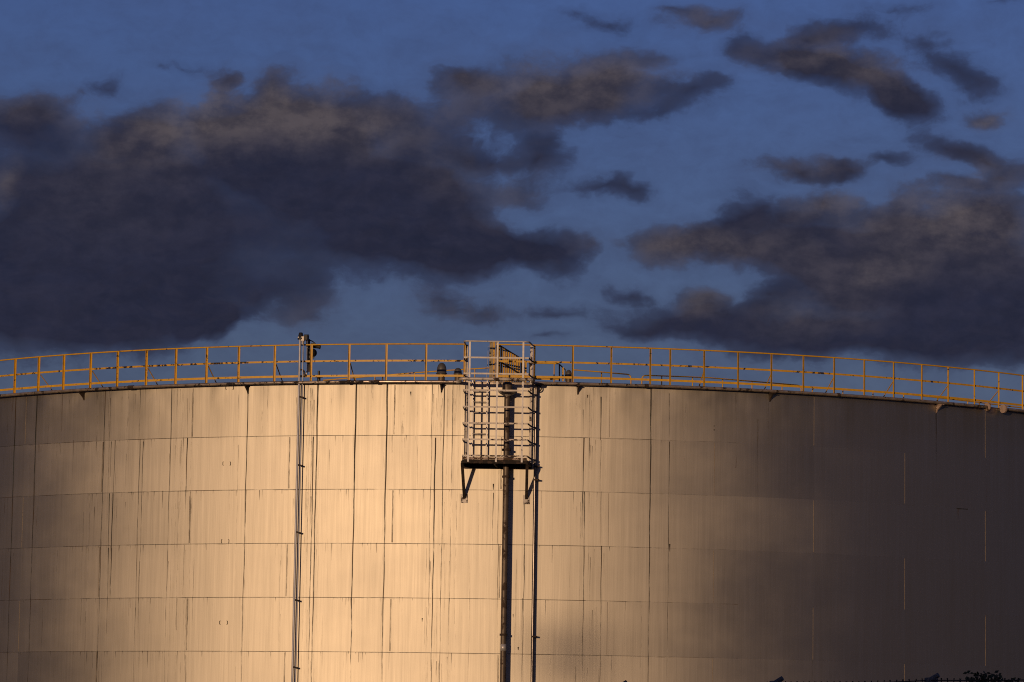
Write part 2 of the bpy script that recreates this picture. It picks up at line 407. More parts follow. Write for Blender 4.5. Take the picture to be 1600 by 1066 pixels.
# curb angle round the top of the wall and the low dome roof
q = MB()
for i in range(SEG):
    t0, t1 = -math.pi+2*math.pi*i/SEG, -math.pi+2*math.pi*(i+1)/SEG
    a = [pol(t, r, z) for t in (t0, t1) for r, z in ((R+.003, ZT-.07), (R+.011, ZT-.07), (R+.011, ZT-.008), (R+.075, ZT-.008), (R+.075, ZT+.003), (R-.05, ZT+.003))]
    q.add(a, [[j, j+1, j+7, j+6][::-1] for j in range(5)], False)
q.build('curb_angle', M['ring'], tank)
RISE = 1.15
def zroof(r): return ZT+.006+RISE*(1-(r/R)**2)
q = MB(); prof = [(R-.05-(R-.05)*i/14, 0) for i in range(15)]
q.lathe((0, D, 0), [(r, zroof(r)) for r, _ in prof], 160)
q.build('roof', M['roofm'], tank)

# ------------------------------------------------------------------ guard railings round the rim
RR = R+.03
ZTOP = cyl(640, 537.6, RR)[1]; ZMID = cyl(560, 563.9, RR)[1]; ZLOW = cyl(560, 587.2, RR)[1]
def railing(label, posts, braces, t0, t1, extra):
    th_ = [cyl(px, py, RR)[0] for px, py in posts]+extra
    o = thing('guard_railing', label, 'railing', pol((t0+t1)/2, RR, ZT), 'yellow railings round the tank rim')
    MB().tube(arc(t0, t1, RR, ZTOP), .023, 8).build('top_rail', M['yellow'], o)
    q = MB()
    def flat(zc, h, t, r):
        A = arc(t0, t1, r, zc); b = len(q.v); n = len(A)
        for p in A:
            th = math.atan2(p.x, D-p.y); e = rad(th)*t/2
            q.v += [p-e-Vector((0, 0, h/2)), p+e-Vector((0, 0, h/2)), p+e+Vector((0, 0, h/2)), p-e+Vector((0, 0, h/2))]
        for i in range(n-1):
            for j in range(4):
                q.f.append([b+4*i+j, b+4*i+4+j, b+4*i+4+(j+1) % 4, b+4*i+(j+1) % 4]); q.sm.append(False); q.mi.append(0)
    flat(ZMID, .055, .009, RR+.0055); q.build('mid_rail', M['yellow_rusty'], o)
    q = MB(); flat(ZLOW, .065, .009, RR+.0055); q.build('toe_rail', M['yellow'], o)
    for i, th in enumerate(th_):
        # heel at the left: one leg points out of the tank, the other lies along the rim
        MB().angle(pol(th-.0012, RR+.011, ZT+.004), pol(th-.0012, RR+.011, ZTOP-.012), rad(th), tan(th), .058, .007).build('post', M['yellow'], o)
    for i in braces:
        th = th_[i]
        MB().bar(pol(th+.001, RR-.01, ZMID-.06), pol(th+.001, RR-.62, zroof(RR-.62)+.0), .03, .012, tan(th)).build('brace', M['yellow'], o)
    return o
LP = [(25,585),(62,582),(101,579),(143,576),(185,573),(230,571),(276,569),(324,568),(374,567),(430,566),(487,565),(546,565),(604,565),(666,565),(726,566)]
RPs = [(776,565),(835,565),(895,566),(955,568),(1016,570),(1047,571),(1100,573),(1153,576),(1205,579),(1255,581),(1303,584),(1350,587),(1396,591),(1440,595),(1481,599),(1522,603),(1560,607),(1597,611)]
tl = cyl(25, 585, RR)[0]; tr = cyl(1597, 611, RR)[0]
stp = .0465
railing('yellow guard railing along the rim left of the caged platform', LP, [1, 3, 5, 7, 9, 11], tl-9.5*stp, cyl(727, 566, RR)[0], [tl-stp*i for i in range(1, 10)])
railing('yellow guard railing along the rim right of the caged platform', RPs, [6, 8, 10, 12, 14, 16], cyl(774, 566, RR)[0], tr+9.5*stp, [tr+stp*i for i in range(1, 10)])

# ------------------------------------------------------------------ ring pipe on brackets, jogging out round the platform
pipe = thing('ring_pipe', 'rusty water pipe on brackets running round the tank just below the railing', 'pipe', pol(0, RP, ZP))
RJ = R+1.07
ja, jb = cyl(719, 593, RJ)[0], cyl(833, 594, RJ)[0]
wa, wb = cyl(713, 597, RP)[0], cyl(838, 598, RP)[0]
gl, gr = cyl(1543, 632, RP)[0], cyl(1568, 634, RP)[0]
MB().tube(arc(-1.45, wa, RP, ZP), .047, 12).build('pipe_run', M['ring'], pipe)
MB().tube(arc(wb, gl, RP, ZP), .047, 12).build('pipe_run', M['ring'], pipe)
MB().tube(arc(gr, 1.45, RP, ZP), .047, 12).build('pipe_run', M['ring'], pipe)
def bend(p0, p1, p2, n=6): return [p0.lerp(p1, i/n).lerp(p1.lerp(p2, i/n), i/n) for i in range(n+1)]
A0, A1, A2, A3 = pol(wa, RP, ZP), pol(wa+.0046, RP, ZP), pol(ja, RJ, ZP), pol(ja+.005, RJ, ZP)
B0, B1, B2, B3 = pol(jb-.005, RJ, ZP), pol(jb, RJ, ZP), pol(wb-.0046, RP, ZP), pol(wb, RP, ZP)
path = bend(A0, A1, A1.lerp(A2, .25))+bend(A1.lerp(A2, .8), A2, A3)+bend(B0, B1, B1.lerp(B2, .2))+bend(B1.lerp(B2, .75), B2, B3)
MB().tube(path, .047, 12).build('pipe_jog', M['pale_rusty'], pipe)
for th in (gl, gr):
    MB().lathe(pol(th, RP, ZP), [(0, -.03), (.135, -.03), (.135, .03), (0, .03)], 20, tan(th), False).build('flange', M['toe'], pipe)
for px in (132, 388, 690, 903, 1203, 1463):
    py = 603+abs(px-800)**2*3.4e-5*.9+(px-800)*.0155
    th = cyl(px, py, R)[0]
    q = MB()
    for s in (0,):                                             # a gusset plate and a saddle
        c0 = pol(th, R, 0)+tan(th)*s
        a = [c0+rad(th)*r+Vector((0, 0, z)) for r, z in ((.003, ZP-.03), (.26, ZP-.05), (.26, ZP-.08), (.06, ZP-.22), (.003, ZP-.30))]
        e = tan(th)*.02; vs = [x-e for x in a]+[x+e for x in a]
        q.add(vs, [[4, 3, 2, 1, 0], [5, 6, 7, 8, 9]]+[[i, (i+1) % 5, 5+(i+1) % 5, 5+i] for i in range(5)])
    q.bar(pol(th, R+.003, ZP-.062), pol(th, R+.32, ZP-.062), .10, .026, tan(th))
    q.build('bracket', M['rust'] if px < 1300 else M['toe'], pipe)
for px, wd in ((205, .10), (590, .06), (545, .05), (1010, .06), (1310, .05)):
    th = cyl(px, 600, RP)[0]
    MB().lathe(pol(th, RP, ZP), [(.047, -wd), (.06, -wd), (.06, wd), (.047, wd)], 14, tan(th), False).build('coupling', M['rust'], pipe)

# ------------------------------------------------------------------ caged platform
PF = R+.97; PB = R+.06
cx_th = cyl(778, 640, R)[0]
plat = thing('caged_platform', 'pale steel platform with barred railing cage bracketed to the tank wall', 'platform', pol(cx_th, R, cyl(778, 718, PF)[1]))
fl, fr = cyl(725, 540, PF)[0], cyl(826.4, 541, PF)[0]
bl, brr = cyl(727.6, 550, PB)[0], cyl(832.6, 552, PB)[0]
FL, FR, BL, BR = [lambda z, t=t, r=r: pol(t, r, z) for t, r in ((fl, PF), (fr, PF), (bl, PB), (brr, PB))]
ZD = cyl(778, 718.5, PF)[1]
LV = [cyl(778, y, PF)[1] for y in (533.5, 559, 584, 610, 636, 661.5, 687, 712.5)]
up3 = Vector((0, 0, 1))
# deck: plates on an angle frame
q = MB(); t = .035
for z0, z1, ins in ((ZD-t, ZD, .0),):
    P = [FL(0), FR(0), BR(0), BL(0)]
    vs = [Vector((p.x, p.y, z)) for z in (z0, z1) for p in P]
    q.add(vs, [[3, 2, 1, 0], [4, 5, 6, 7], [0, 1, 5, 4], [1, 2, 6, 5], [2, 3, 7, 6], [3, 0, 4, 7]])
q.build('deck', M['rust'], plat)
q = MB()
for a, b, h_ in ((FL, FR, .075), (BL, FL, .09), (FR, BR, .09), (BL, BR, .15)):
    q.bar(a(ZD-.037-h_/2), b(ZD-.037-h_/2), h_, .055, up3)
q.bar(FL(ZD-.1).lerp(FR(ZD-.1), .5), BL(ZD-.1).lerp(BR(ZD-.1), .5), .05, .11, (1, 0, 0))
q.build('deck_frame', M['rust'], plat)
q = MB()
q.bar(FL(ZD+.035)+rad(fl)*.012, FR(ZD+.035)+rad(fl)*.012, .008, .065, rad(cx_th)); q.build('toe_board', M['toe'], plat)
for s, (a, b) in enumerate(((FL, BL), (FR, BR))):              # knee braces down to the wall
    px, py = ((725.5, 779), (822.5, 781))[s]
    wall_p = at(px, py, R+.01)
    th = math.atan2(wall_p.x, D-wall_p.y)
    q = MB(); q.bar(a(ZD-.11)-rad(th)*.06, wall_p+up3*.03, .085, .06, tan(th))
    kn = q.build('knee_brace', M['rust'], plat)
    MB().box(pol(th, R+.012, wall_p.z), .19, .02, .26, th).build('wall_pad', M['pale_rusty'], kn)
zc0 = ZD-.09
def front(f, z): return FL(z).lerp(FR(z), f)
xs = [cyl(px, 560, PF)[0] for px in (734, 777.4, 817.6)]
for px in (734, 777.4, 817.6):
    x = pol(cyl(px, 560, PF)[0], PF, 0).x; f = (x-FL(0).x)/(FR(0).x-FL(0).x)
    e = rad(cx_th)*.03
    MB().bar(front(f, ZD-.07)+e, front(f, LV[0]-.02)+e, .052, .012, (1, 0, 0)).build('upright', M['pale'], plat)
for P, wd in ((BL, .075), (BR, .075)):
    MB().angle(P(ZD-.03), P(LV[0]), rad(cx_th), Vector((1 if P is BL else -1, 0, 0)), wd, .01).build('back_post', M['pale_rusty'], plat)
for i, z in enumerate(LV):
    q = MB(); m_ = M['pale'] if i in (0,) else M['pale_rusty']
    if i == 0:
        path = [BL(z)]+bend(FL(z).lerp(BL(z), .12), FL(z), FL(z).lerp(FR(z), .05), 4)+bend(FR(z).lerp(FL(z), .05), FR(z), FR(z).lerp(BR(z), .12), 4)+[BR(z)]
        q.tube(path, .024, 10)
        q.build('handrail', m_, plat)
    else:
        q.bar(FL(z), FR(z), .012, .048, rad(cx_th)); q.build('cage_bar', m_, plat)
        for a, b in ((FL, BL), (FR, BR)):
            q = MB(); q.bar(a(z)-rad(cx_th)*.012, b(z), .012, .05, (1, 0, 0)); q.build('side_bar', M['rust'], plat)  # side bars coloured dark to stand for their unlit inner faces

# ladder from that deck to the rim
RL = R+.17
sl, sr = cyl(737.6, 650, RL)[0], cyl(760.6, 650, RL)[0]
lad = thing('access_ladder', 'narrow steel ladder on the tank wall inside the barred platform cage', 'ladder', pol((sl+sr)/2, RL, ZD))
for th in (sl, sr):
    MB().bar(pol(th, RL, ZD+.002), pol(th, RL, ZT+.02), .035, .045, tan(th)).build('stile', M['pale'], lad)
z = ZD+.2
while z < ZT-.1:
    MB().tube([pol(sl, RL, z), pol(sr, RL, z)], .013, 8).build('rung', M['pale_rusty'], lad); z += .315
for z in (ZD+.5, ZT-.5):
    for th in (sl, sr): MB().bar(pol(th, R+.002, z), pol(th, RL-.02, z), .02, .05, tan(th)).build('standoff', M['rust'], lad)

# ------------------------------------------------------------------ thick riser pipe with its foam chamber
RV = R+.34
tv = cyl(790.2, 770, RV)[0]
ris = thing('riser_pipe', 'thick brown pipe climbing the tank wall through the caged platform', 'pipe', pol(tv, RV, 0))
zf = cyl(796, 613, RV)[1]
def Pv(z): return pol(tv, RV, z)
MB().tube([Pv(0), Pv(zf-.02)], .087, 18).build('pipe_run', M['pipe_dark'], ris)
q = MB(); q.lathe(Pv(zf), [(.087, -.12), (.24, -.03), (.27, 0), (.27, .03), (.15, .05)], 26, smooth=False); q.build('flange', M['pale_rusty'], ris)
q = MB(); q.lathe(Pv(zf), [(.15, .05), (.15, .22), (.13, .28), (.06, .31), (0, .315)], 22); q.build('cap', M['pipe_dark'], ris)
q = MB(); q.tube([Pv(zf+.17), Pv(zf+.17)-rad(tv)*.34], .10, 14); q.build('outlet', M['dark'], ris)
for py, r in ((703, .135), (745, .115), (992, .115)):
    z = cyl(792, py, RV)[1]
    MB().lathe(Pv(z), [(.087, -.03), (r, -.03), (r, .03), (.087, .03)], 18, smooth=False).build('collar', M['rust'], ris)
    MB().bar(Pv(z)+tan(tv)*.0-rad(tv)*.05, Pv(z)-rad(tv)*.335, .06, .03, tan(tv)).build('standoff', M['rust'], ris)
z = cyl(787, 1012, RV)[1]
MB().lathe(Pv(z), [(.0875, -.1), (.0905, -.1), (.0905, .1), (.0875, .1)], 18).build('tape_band', M['pale'], ris)

# ------------------------------------------------------------------ thin pipe right of the platform
RT = R+.15
tt = cyl(835.6, 770, RT)[0]
thin = thing('thin_pipe', 'slim pipe running down the wall just right of the caged platform', 'pipe', pol(tt, RT, 0))
zt = cyl(838, 606, RT)[1]
pts = [pol(tt, RT, 0), pol(tt, RT, zt-.15)]
MB().tube(pts+bend(pol(tt, RT, zt-.08), pol(tt, RT, zt+.05), pol(tt, RT+.05, ZP-.02), 5), .047, 14).build('pipe_run', M['thin'], thin)
q = MB(); q.tube([pol(tt+.0025+.0035*math.cos(a), RT, zt-.02+.085*math.sin(a)) for a in [2*math.pi*i/16 for i in range(17)]], .02, 8, False)
q.build('loop', M['rust'], thin)
for py in (729, 750, 995):
    z = cyl(838, py, RT)[1]
    MB().bar(pol(tt-.0012, RT, z), pol(tt+.0052, RT, z), .16, .045, rad(tt)).build('clamp', M['rust'], thin)

# ------------------------------------------------------------------ conduits on the left with the fitting at their top
RC = R+.19
ta = cyl(467.6, 590, RC)[0]; tb = cyl(472.2, 610, RC-.03)[0]
con = thing('cable_conduit', 'pair of thin steel conduits clamped up the left of the tank', 'conduit', pol(ta, RC, 0))
zh = cyl(467.6, 531, RC)[1]
MB().tube([pol(ta, RC, 0), pol(ta, RC, zh)], .034, 12).build('tube', M['conduit'], con)
tb2 = tb
MB().tube([pol(tb2, RC-.03, 0), pol(tb2, RC-.03, cyl(473, 541, RC)[1])], .018, 10).build('tube', M['conduit'], con)
for py in (620.5, 727, 832, 938, 1043):
    th, z = cyl(470, py, RC)
    q = MB(); q.bar(pol(ta-.0008, RC-.0, z+.02), pol(tb+.0025, RC-.0, z-.02), .05, .05, rad(th)); q.bar(pol((ta+tb)/2, RC, z), pol((ta+tb)/2, R, z), .03, .04, tan(th))
    q.build('clamp', M['rust'], con)
lamp = thing('lamp_cluster', 'dark twin headed lamp fitting on top of the left conduits above the railing', 'lamp', at(474, 545, RC))
a = at(470, 524.5, RC)
lh = MB().lathe(a, [(.045, .09), (.06, .07), (.085, -.06), (.10, -.11), (.09, -.12), (.0, -.09)], 18).build('lamp_head', M['dark'], lamp)
MB().lathe(at(467.6, 528.0, RC+.03), [(0, -.06), (.035, -.045), (.05, 0), (.035, .04), (0, .05)], 14).build('lamp_glass', M['glass'], lh)
q = MB(); q.box(at(473.4, 529.5, RC+.02), .10, .10, .15, -.2); q.tube([at(473.6, 531, RC+.02), at(472.6, 538.5, RC+.02)], .045, 12, r_end=.03)
q.build('junction_box', M['pale_rusty'], lamp, .012)
q = MB(); q.box(at(478.8, 527.5, RC-.03), .12, .14, .17, -.35); q.tube([at(476, 525.5, RC-.03), at(482.2, 524.2, RC-.03)], .035, 10)
q.build('lamp_head', M['dark'], lamp, .015)
q = MB(); q.tube([at(479.2, 531, RC-.1), at(480.2, 545, R-.2), at(480.4, 579, R-.2), at(478.8, 584, R-.2), at(477.2, 590, R-.2)], .026, 10)
q.build('support_pipe', M['pale'], lamp)
q = MB(); q.tube([at(482.8, 530, R-.22), at(482.9, 545, R-.26), at(482.9, 581, R-.26)], .035, 10); q.build('support_pipe', M['dark'], lamp)
q = MB(); q.tube(bend(at(481, 531.5, R-.1), at(489, 532, R-.15), at(493, 538, R-.2)), .016, 8); q.build('arm', M['dark'], lamp)
q = MB(); c0 = at(489.5, 541, R-.2); c1 = at(499.5, 542.3, R-.2)
q.tube([c0, c1], .055, 14); q.tube([c1, c1+(c1-c0)*.08], .066, 14); q.box(c0+Vector((0, 0, .04)), .14, .12, .1); q.build('horn', M['dark'], lamp)
c0 = at(488.5, 551.5, R-.25)
q = MB(); q.lathe(c0, [(0, -.05), (.115, -.05), (.13, -.02), (.13, .02), (.1, .05), (0, .055)], 22, Vector((.35, -1, 0))); q.box(c0+Vector((-.03, .03, -.1)), .16, .1, .12)
q.build('bell', M['dark'], lamp)
q = MB(); q.tube(bend(at(469, 577.6, RC), at(474.5, 577.6, RC-.05), at(475.6, 582, RC-.1))+[at(475.4, 588, RC-.1)], .026, 10)
q.lathe(at(475.5, 586.5, RC-.1), [(.02, -.03), (.06, -.03), (.06, .03), (.02, .03)], 12, smooth=False); q.build('elbow', M['pipe_dark'], lamp)

# small stop valve behind the rail
va = thing('stop_valve', 'small dark valve stem standing behind the railing right of the lamp fitting', 'valve', at(498, 594, R-.25))
q = MB(); b0 = at(498.2, 595, R-.25); q.tube([b0, at(498.2, 589.5, R-.25)], .05, 12); q.build('body', M['dark'], va)
q = MB(); q.lathe(at(498.2, 588.6, R-.25), [(.02, -.02), (.125, -.02), (.125, .02), (.02, .02)], 18, smooth=False); q.build('hand_wheel', M['dark'], va)
q = MB(); q.tube([at(498.2, 588.6, R-.25), at(498.2, 579.6, R-.25)], .036, 10); q.build('stem', M['dark'], va)

# ------------------------------------------------------------------ roof vents
def vent(px, ytop, ybrim, rb, rin, label, neck):
    r = R-rin
    th, zb = cyl(px, ybrim, r); zt_ = cyl(px, ytop, r)[1]; h = zt_-zb
    o = thing('roof_vent', label, 'vent', pol(th, r, zroof(r)), 'mushroom vents on the tank roof')
    prof = [(rb*1.16, -.012), (rb*1.16, .012), (rb, .02), (rb*1.0, h*.35), (rb*.93, h*.58), (rb*.74, h*.8), (rb*.45, h*.94), (rb*.18, h*.99), (0, h)]
    hd = MB().lathe(pol(th, r, zb), prof, 28).build('hood', M['grey'], o)
    MB().lathe(pol(th, r, zb), [(rb*1.1, -.012), (0, -.012)], 28, smooth=False).build('hood_plate', M['dark'], hd)
    MB().tube([pol(th, r, zroof(r)-.03), pol(th, r, zb-.013)], neck, 18).build('neck', M['pipe_dark'], o)
vent(690, 567, 584, .145, 1.6, 'grey domed vent on the roof standing left of the caged platform, tallest of three', .10)
vent(715.5, 575, 584.5, .115, 1.8, 'short grey vent on the roof close beside the left edge of the platform', .10)
vent(888.5, 578, 591, .10, 2.0, 'small grey vent on the roof right of the platform behind a dark frame', .085)

# ------------------------------------------------------------------ yellow barred walkway screen leading over the roof
A = at(780.5, 540, R-.25); B = dep(821.5, 565, A.y+.75)
scr = thing('walkway_screen', 'yellow screen of close upright bars sloping inward behind the platform', 'screen', Vector((A.x, A.y, zroof(R-.3))))
q = MB(); q.tube([A, B], .024, 8); q.build('top_rail', M['rust'], scr)
def base(p, lift=.0):
    r = math.hypot(p.x, D-p.y); return Vector((p.x, p.y, zroof(r)+lift))
n = 12
for i in range(n+1):
    f = i/n; p = A.lerp(B, f)
    d = Vector((B.x-A.x, B.y-A.y, 0)).normalized()
    MB().bar(base(p, -.02), p-Vector((0, 0, .02)), .053 if i % 4 else .06, .012, Vector((1, .1, 0))).build('upright', M['yellow'] if i % 3 else M['yellow_rusty'], scr)
q = MB(); q.bar(at(782.5, 566, R-.2), at(811, 583.5, R-.7), .035, .03, (0, 0, 1)); q.build('diagonal', M['rust'], scr)
gate = thing('gate_frame', 'worn yellow gate post pair at the railing gap behind the platform', 'gate', at(769, 592, R-.1))
zg = cyl(769, 533.5, R-.1)[1]
for px, wd, mt in ((767.2, .095, 'tan'), (771.6, .06, 'yellow_rusty'), (775.0, .035, 'tan')):
    p = at(px, 560, R-.1); MB().bar(Vector((p.x, p.y, ZT+.01)), Vector((p.x, p.y, zg)), wd, .05, (1, 0, 0)).build('post', M[mt], gate)
for py in (545, 552, 558, 566, 570, 579, 587):
    p = at(771.8 if py % 2 else 765.4, py, R-.06); MB().box(p, .045, .03, .05).build('bolt', M['dark'], gate)
p0 = at(762.8, 541, R-.2); p1 = at(760.2, 592, R-.2)
whip = MB().tube([p0, p0.lerp(p1, .5)+Vector((.012, 0, 0)), p1], .007, 6).build('hanging_cord', M['pale_rusty'])
tag(whip, 'thin pale cord hanging beside the gate post behind the platform', 'cord')

# ------------------------------------------------------------------ low yellow handrails on the roof
def low_rail(label, pts, r, posts, rr=.02, curve=(False, False)):
    P = [at(x, y, r) for x, y in pts]
    o = thing('roof_handrail', label, 'handrail', base(P[0]), 'low yellow handrails on the tank roof')
    path = list(P)
    if curve[0]: path = bend(P[0]-Vector((0, 0, .14)), P[0], P[0].lerp(P[1], min(1, .14/(P[1]-P[0]).length)), 4)+path[1:]; path = [base(P[0])]+path
    if curve[1]:
        e = P[-1]; pr = P[-2]
        path = path[:-1]+bend(e.lerp(pr, min(1, .14/(pr-e).length)), e, e-Vector((0, 0, .14)), 4)+[base(e)]
    MB().tube(path, rr, 8).build('rail', M['yellow'], o)
    for px in posts:
        for i in range(len(pts)-1):
            if pts[i][0] <= px <= pts[i+1][0]:
                f = (px-pts[i][0])/(pts[i+1][0]-pts[i][0]); p = P[i].lerp(P[i+1], f)
                b_ = base(p)
                if (p-b_).z > .02: MB().tube([b_, p], rr*.9, 8).build('post', M['yellow'], o)
    return o
low_rail('low yellow handrail on the roof rising towards the platform from the left', [(505, 594.3), (560, 589.8), (640, 583.2), (700, 578.8), (764, 575)], R-6, (555, 586, 598, 648, 742))
low_rail('short yellow handrail on the roof ending in a dark frame right of the platform', [(826, 567.5), (850, 567.8), (873, 568.5)], R-2, (828, 866))
low_rail('yellow handrail on the roof sloping down to a rounded end near the short dark frame', [(896, 578), (940, 581.5), (986, 585.5)], R-4, (940,), curve=(False, True))
low_rail('yellow handrail on the roof low behind the rail posts, right of the rounded end', [(1003, 586.6), (1060, 588.3), (1110, 590.5), (1200, 598), (1252, 602.5)], R-4, (1034, 1082, 1129, 1175, 1222), curve=(True, True))
low_rail('long yellow handrail on the roof barely showing above the rim at the far right', [(1269, 605.5), (1310, 607.4), (1350, 610.5), (1400, 614.5), (1465, 621.5), (1530, 629), (1597, 637.5)], R-2.2, (1317, 1364, 1412, 1465, 1512, 1530), curve=(True, False))
fr_ = thing('vent_frame', 'small dark gate frame on the roof beside the yellow short handrail', 'frame', base(at(878, 590, R-2)))
for a, b, wd in (((874, 569), (874, 596), .04), ((883.5, 578), (883.5, 596), .035), ((873.5, 569), (884, 578.5), .035), ((879.5, 574), (879.5, 596), .05)):
    MB().bar(at(*a, R-2), at(*b, R-2), wd, .03, (1, 0, 0) if a[0] == b[0] else (0, 0, 1)).build('bar', M['dark'] if a[0] != 879.5 else M['yellow_rusty'], fr_)
kb = MB(); kb.bar(at(835.5, 591.5, R-.02), at(873, 592.5, R-.02), .012, .07, rad(0)); kick = kb.build('kick_plate', M['yellow_rusty'])
tag(kick, 'rust spotted yellow kick plate at the foot of the railing beside the platform', 'kick plate')

# ------------------------------------------------------------------ fence in the foreground, overgrown at the right
fen = thing('security_fence', 'concrete posted fence topped with barbed wire in dark shade before the tank', 'fence', (4.6, 40, 0))
FP = []
for px, py, Y in ((1455, 1059, 39.0), (1212, 1064, 40.6), (1698, 1054, 37.4), (969, 1070, 42.2), (726, 1076, 43.8)): FP.append(dep(px, py, Y))
FP.sort(key=lambda p: p.x)
for p in FP:
    q = MB()
    q.box((p.x, p.y, (p.z-.10)/2), .12, .12, p.z-.10, .1)
    ps = q.build('post', M['concrete'], fen, .01)
    q = MB(); q.box((p.x, p.y, p.z-.05), .13, .13, .10, .1); q.tube([p+Vector((-.02, 0, -.03)), p+Vector((.075, -.05, .03))], .03, 8)
    q.build('post_cap', M['concrete'], ps, .012)
def wire(dz, r=.006, barbs=True):
    q = MB()
    for a, b in zip(FP[:-1], FP[1:]):
        P = [a.lerp(b, i/12)+Vector((0, -.07, dz-.018*math.sin(math.pi*i/12))) for i in range(13)]
        q.tube(P, r, 6, False)
        if barbs:
            L = (b-a).length; n = int(L/.09)
            for i in range(n):
                c0 = a.lerp(b, (i+.5)/n)+Vector((0, -.07, dz-.018*math.sin(math.pi*(i+.5)/n)))
                for k in range(2):
                    v = Vector((random.uniform(-.4, .4), random.uniform(-.6, .6), random.choice((-1, 1)))).normalized()*.026
                    q.tube([c0-v, c0+v], .005, 5, False)
    return q.build('barbed_wire', M['wire'], fen)
for dz in (-.03, -.20, -.36): wire(dz)
for dz in (-.55, -.9, -1.3, -1.7, -2.1): wire(dz, .004, False)
# climbing plant over the wires
cl = thing('climbing_plant', 'dark leafy creeper arching over the barbed wire in the bottom corner', 'creeper', dep(1556, 1066, 38.2))
pc = dep(1556, 1061, 38.2)
q = MB(); lf = MB(); rnd = random.Random(5)
for i in range(62):
    a = dep(rnd.uniform(1500, 1680), 1085, 38.2)+Vector((0, rnd.uniform(-.12, .12), -.25))
    topx = a.x+rnd.uniform(-.35, .35); u = (topx-pc.x)/.42
    topz = pc.z+.145*max(-1.5, 1-u*u*.75)+rnd.uniform(-.15, .0)
    b_ = Vector((topx, a.y+rnd.uniform(-.1, .1), topz)); e = b_+Vector((rnd.uniform(-.25, .25), rnd.uniform(-.1, .1), rnd.uniform(-.16, -.05)))
    pth = bend(a, b_+Vector((0, 0, .03)), e, 9); q.tube(pth, .0055, 5, False, r_end=.003)
    for p in pth[3:]:
        for k in range(rnd.choice((1, 2, 2, 3))):
            s_ = rnd.uniform(.02, .045); c0 = p+Vector((rnd.uniform(-.05, .05), rnd.uniform(-.05, .05), rnd.uniform(-.03, .03)))
            u1 = Vector((rnd.uniform(-1, 1), rnd.uniform(-.6, .6), rnd.uniform(-1, .5))).normalized(); v1 = u1.cross(Vector((rnd.uniform(-.5, .5), -1, rnd.uniform(-.5, .5)))).normalized()
            lf.add([c0, c0+u1*s_*.7+v1*s_*.42, c0+u1*s_*1.6, c0+u1*s_*.7-v1*s_*.42], [[0, 1, 2], [0, 2, 3]])
q.build('stems', M['bark'], cl); lf.build('leaves', M['leaf'], cl)

# ------------------------------------------------------------------ unseen trees added behind the viewer to shade the fence and wall
S = Vector((-math.sin(SUN_AZ)*math.cos(SUN_EL), -math.cos(SUN_AZ)*math.cos(SUN_EL), math.sin(SUN_EL)))
rnd = random.Random(11)
tl_ = MB()
def crown(c, rx, rz, n):
    for _ in range(n):
        while True:
            v = Vector((rnd.uniform(-1, 1), rnd.uniform(-1, 1), rnd.uniform(-1, 1)))
            if v.length < 1: break
        p = Vector(c)+Vector((v.x*rx, v.y*rx, v.z*rz)); s_ = rnd.uniform(.25, .55)
        u1 = Vector((rnd.uniform(-1, 1), rnd.uniform(-1, 1), rnd.uniform(-1, 1))).normalized(); v1 = u1.orthogonal().normalized()
        tl_.add([p-u1*s_, p+v1*s_*.6, p+u1*s_, p-v1*s_*.6], [[0, 1, 2, 3]])
fc = Vector((3, 40, 4.4))
for i in range(9):
    L = 75; c0 = fc+S*L; x = c0.x+(i-4)*3.6+rnd.uniform(-1, 1); y = c0.y+rnd.uniform(-2, 2)-(i-4)*.8
    top = fc.z+S.z*L+rnd.uniform(.7, 1.6)
    crown((x, y, top-3.2), 3.0, 3.2, 900); tl_.tube([(x, y, 0), (x, y, top-3)], .22, 8)
wp = at(903, 1034, R); L = 230; c0 = wp+S*L
crown((c0.x-.3, c0.y, c0.z+.25), 1.2, .5, 48); tl_.tube([(c0.x, c0.y, 0), (c0.x, c0.y, c0.z-3)], .25, 8)  # lone crown shaped to cast the soft dark patch low on the wall
tag(tl_.build('shade_trees', M['leaf']), 'unseen leafy trees added behind the viewer to cast shade', 'shade_trees', kind='stuff')

# ------------------------------------------------------------------ sun
sl_ = bpy.data.lights.new('sun', 'SUN'); sl_.energy = 2.1; sl_.angle = R_(.53); sl_.color = (1, .668, .378)
so = bpy.data.objects.new('sun', sl_); COL.objects.link(so)
so.rotation_euler = (-S).to_track_quat('-Z', 'Y').to_euler()

# ------------------------------------------------------------------ sky
W = bpy.data.worlds.new('World'); sc.world = W; W.use_nodes = True
nt = W.node_tree; nt.nodes.clear(); g = NT(nt)
sky = g.n('ShaderNodeTexSky', sky_type='NISHITA'); sky.sun_disc = False
sky.sun_elevation = SUN_EL; sky.sun_rotation = math.pi+SUN_AZ
sky.altitude = 100; sky.air_density = 1.0; sky.dust_density = .6; sky.ozone_density = 2.5
tc = g.n('ShaderNodeTexCoord').outputs['Generated']
sp = g.n('ShaderNodeSeparateXYZ'); g.put(sp.inputs[0], tc)
az = g.m('ARCTAN2', sp.outputs[0], sp.outputs[1]); el = g.m('ARCSINE', sp.outputs[2])
UN = F/100                                                    # one unit = 100 photo pixels' worth of angle
cv = g.n('ShaderNodeCombineXYZ'); g.put(cv.inputs[0], g.m('MULTIPLY', az, UN)); g.put(cv.inputs[1], g.m('MULTIPLY', el, UN))
P0 = cv.outputs[0]
def ang(px, py):
    d = ray(px, py).normalized(); return math.atan2(d.x, d.y)*UN, math.asin(d.z)*UN
wn = g.noise(g.mapping(P0, scale=(.8, 1.1, 1)), 1, 4, .55, color=True)
warp = g.vm('MULTIPLY', g.vm('SUBTRACT', wn, (.5, .5, .5)), (1.1, .75, 0))
PW = g.vm('ADD', P0, warp)
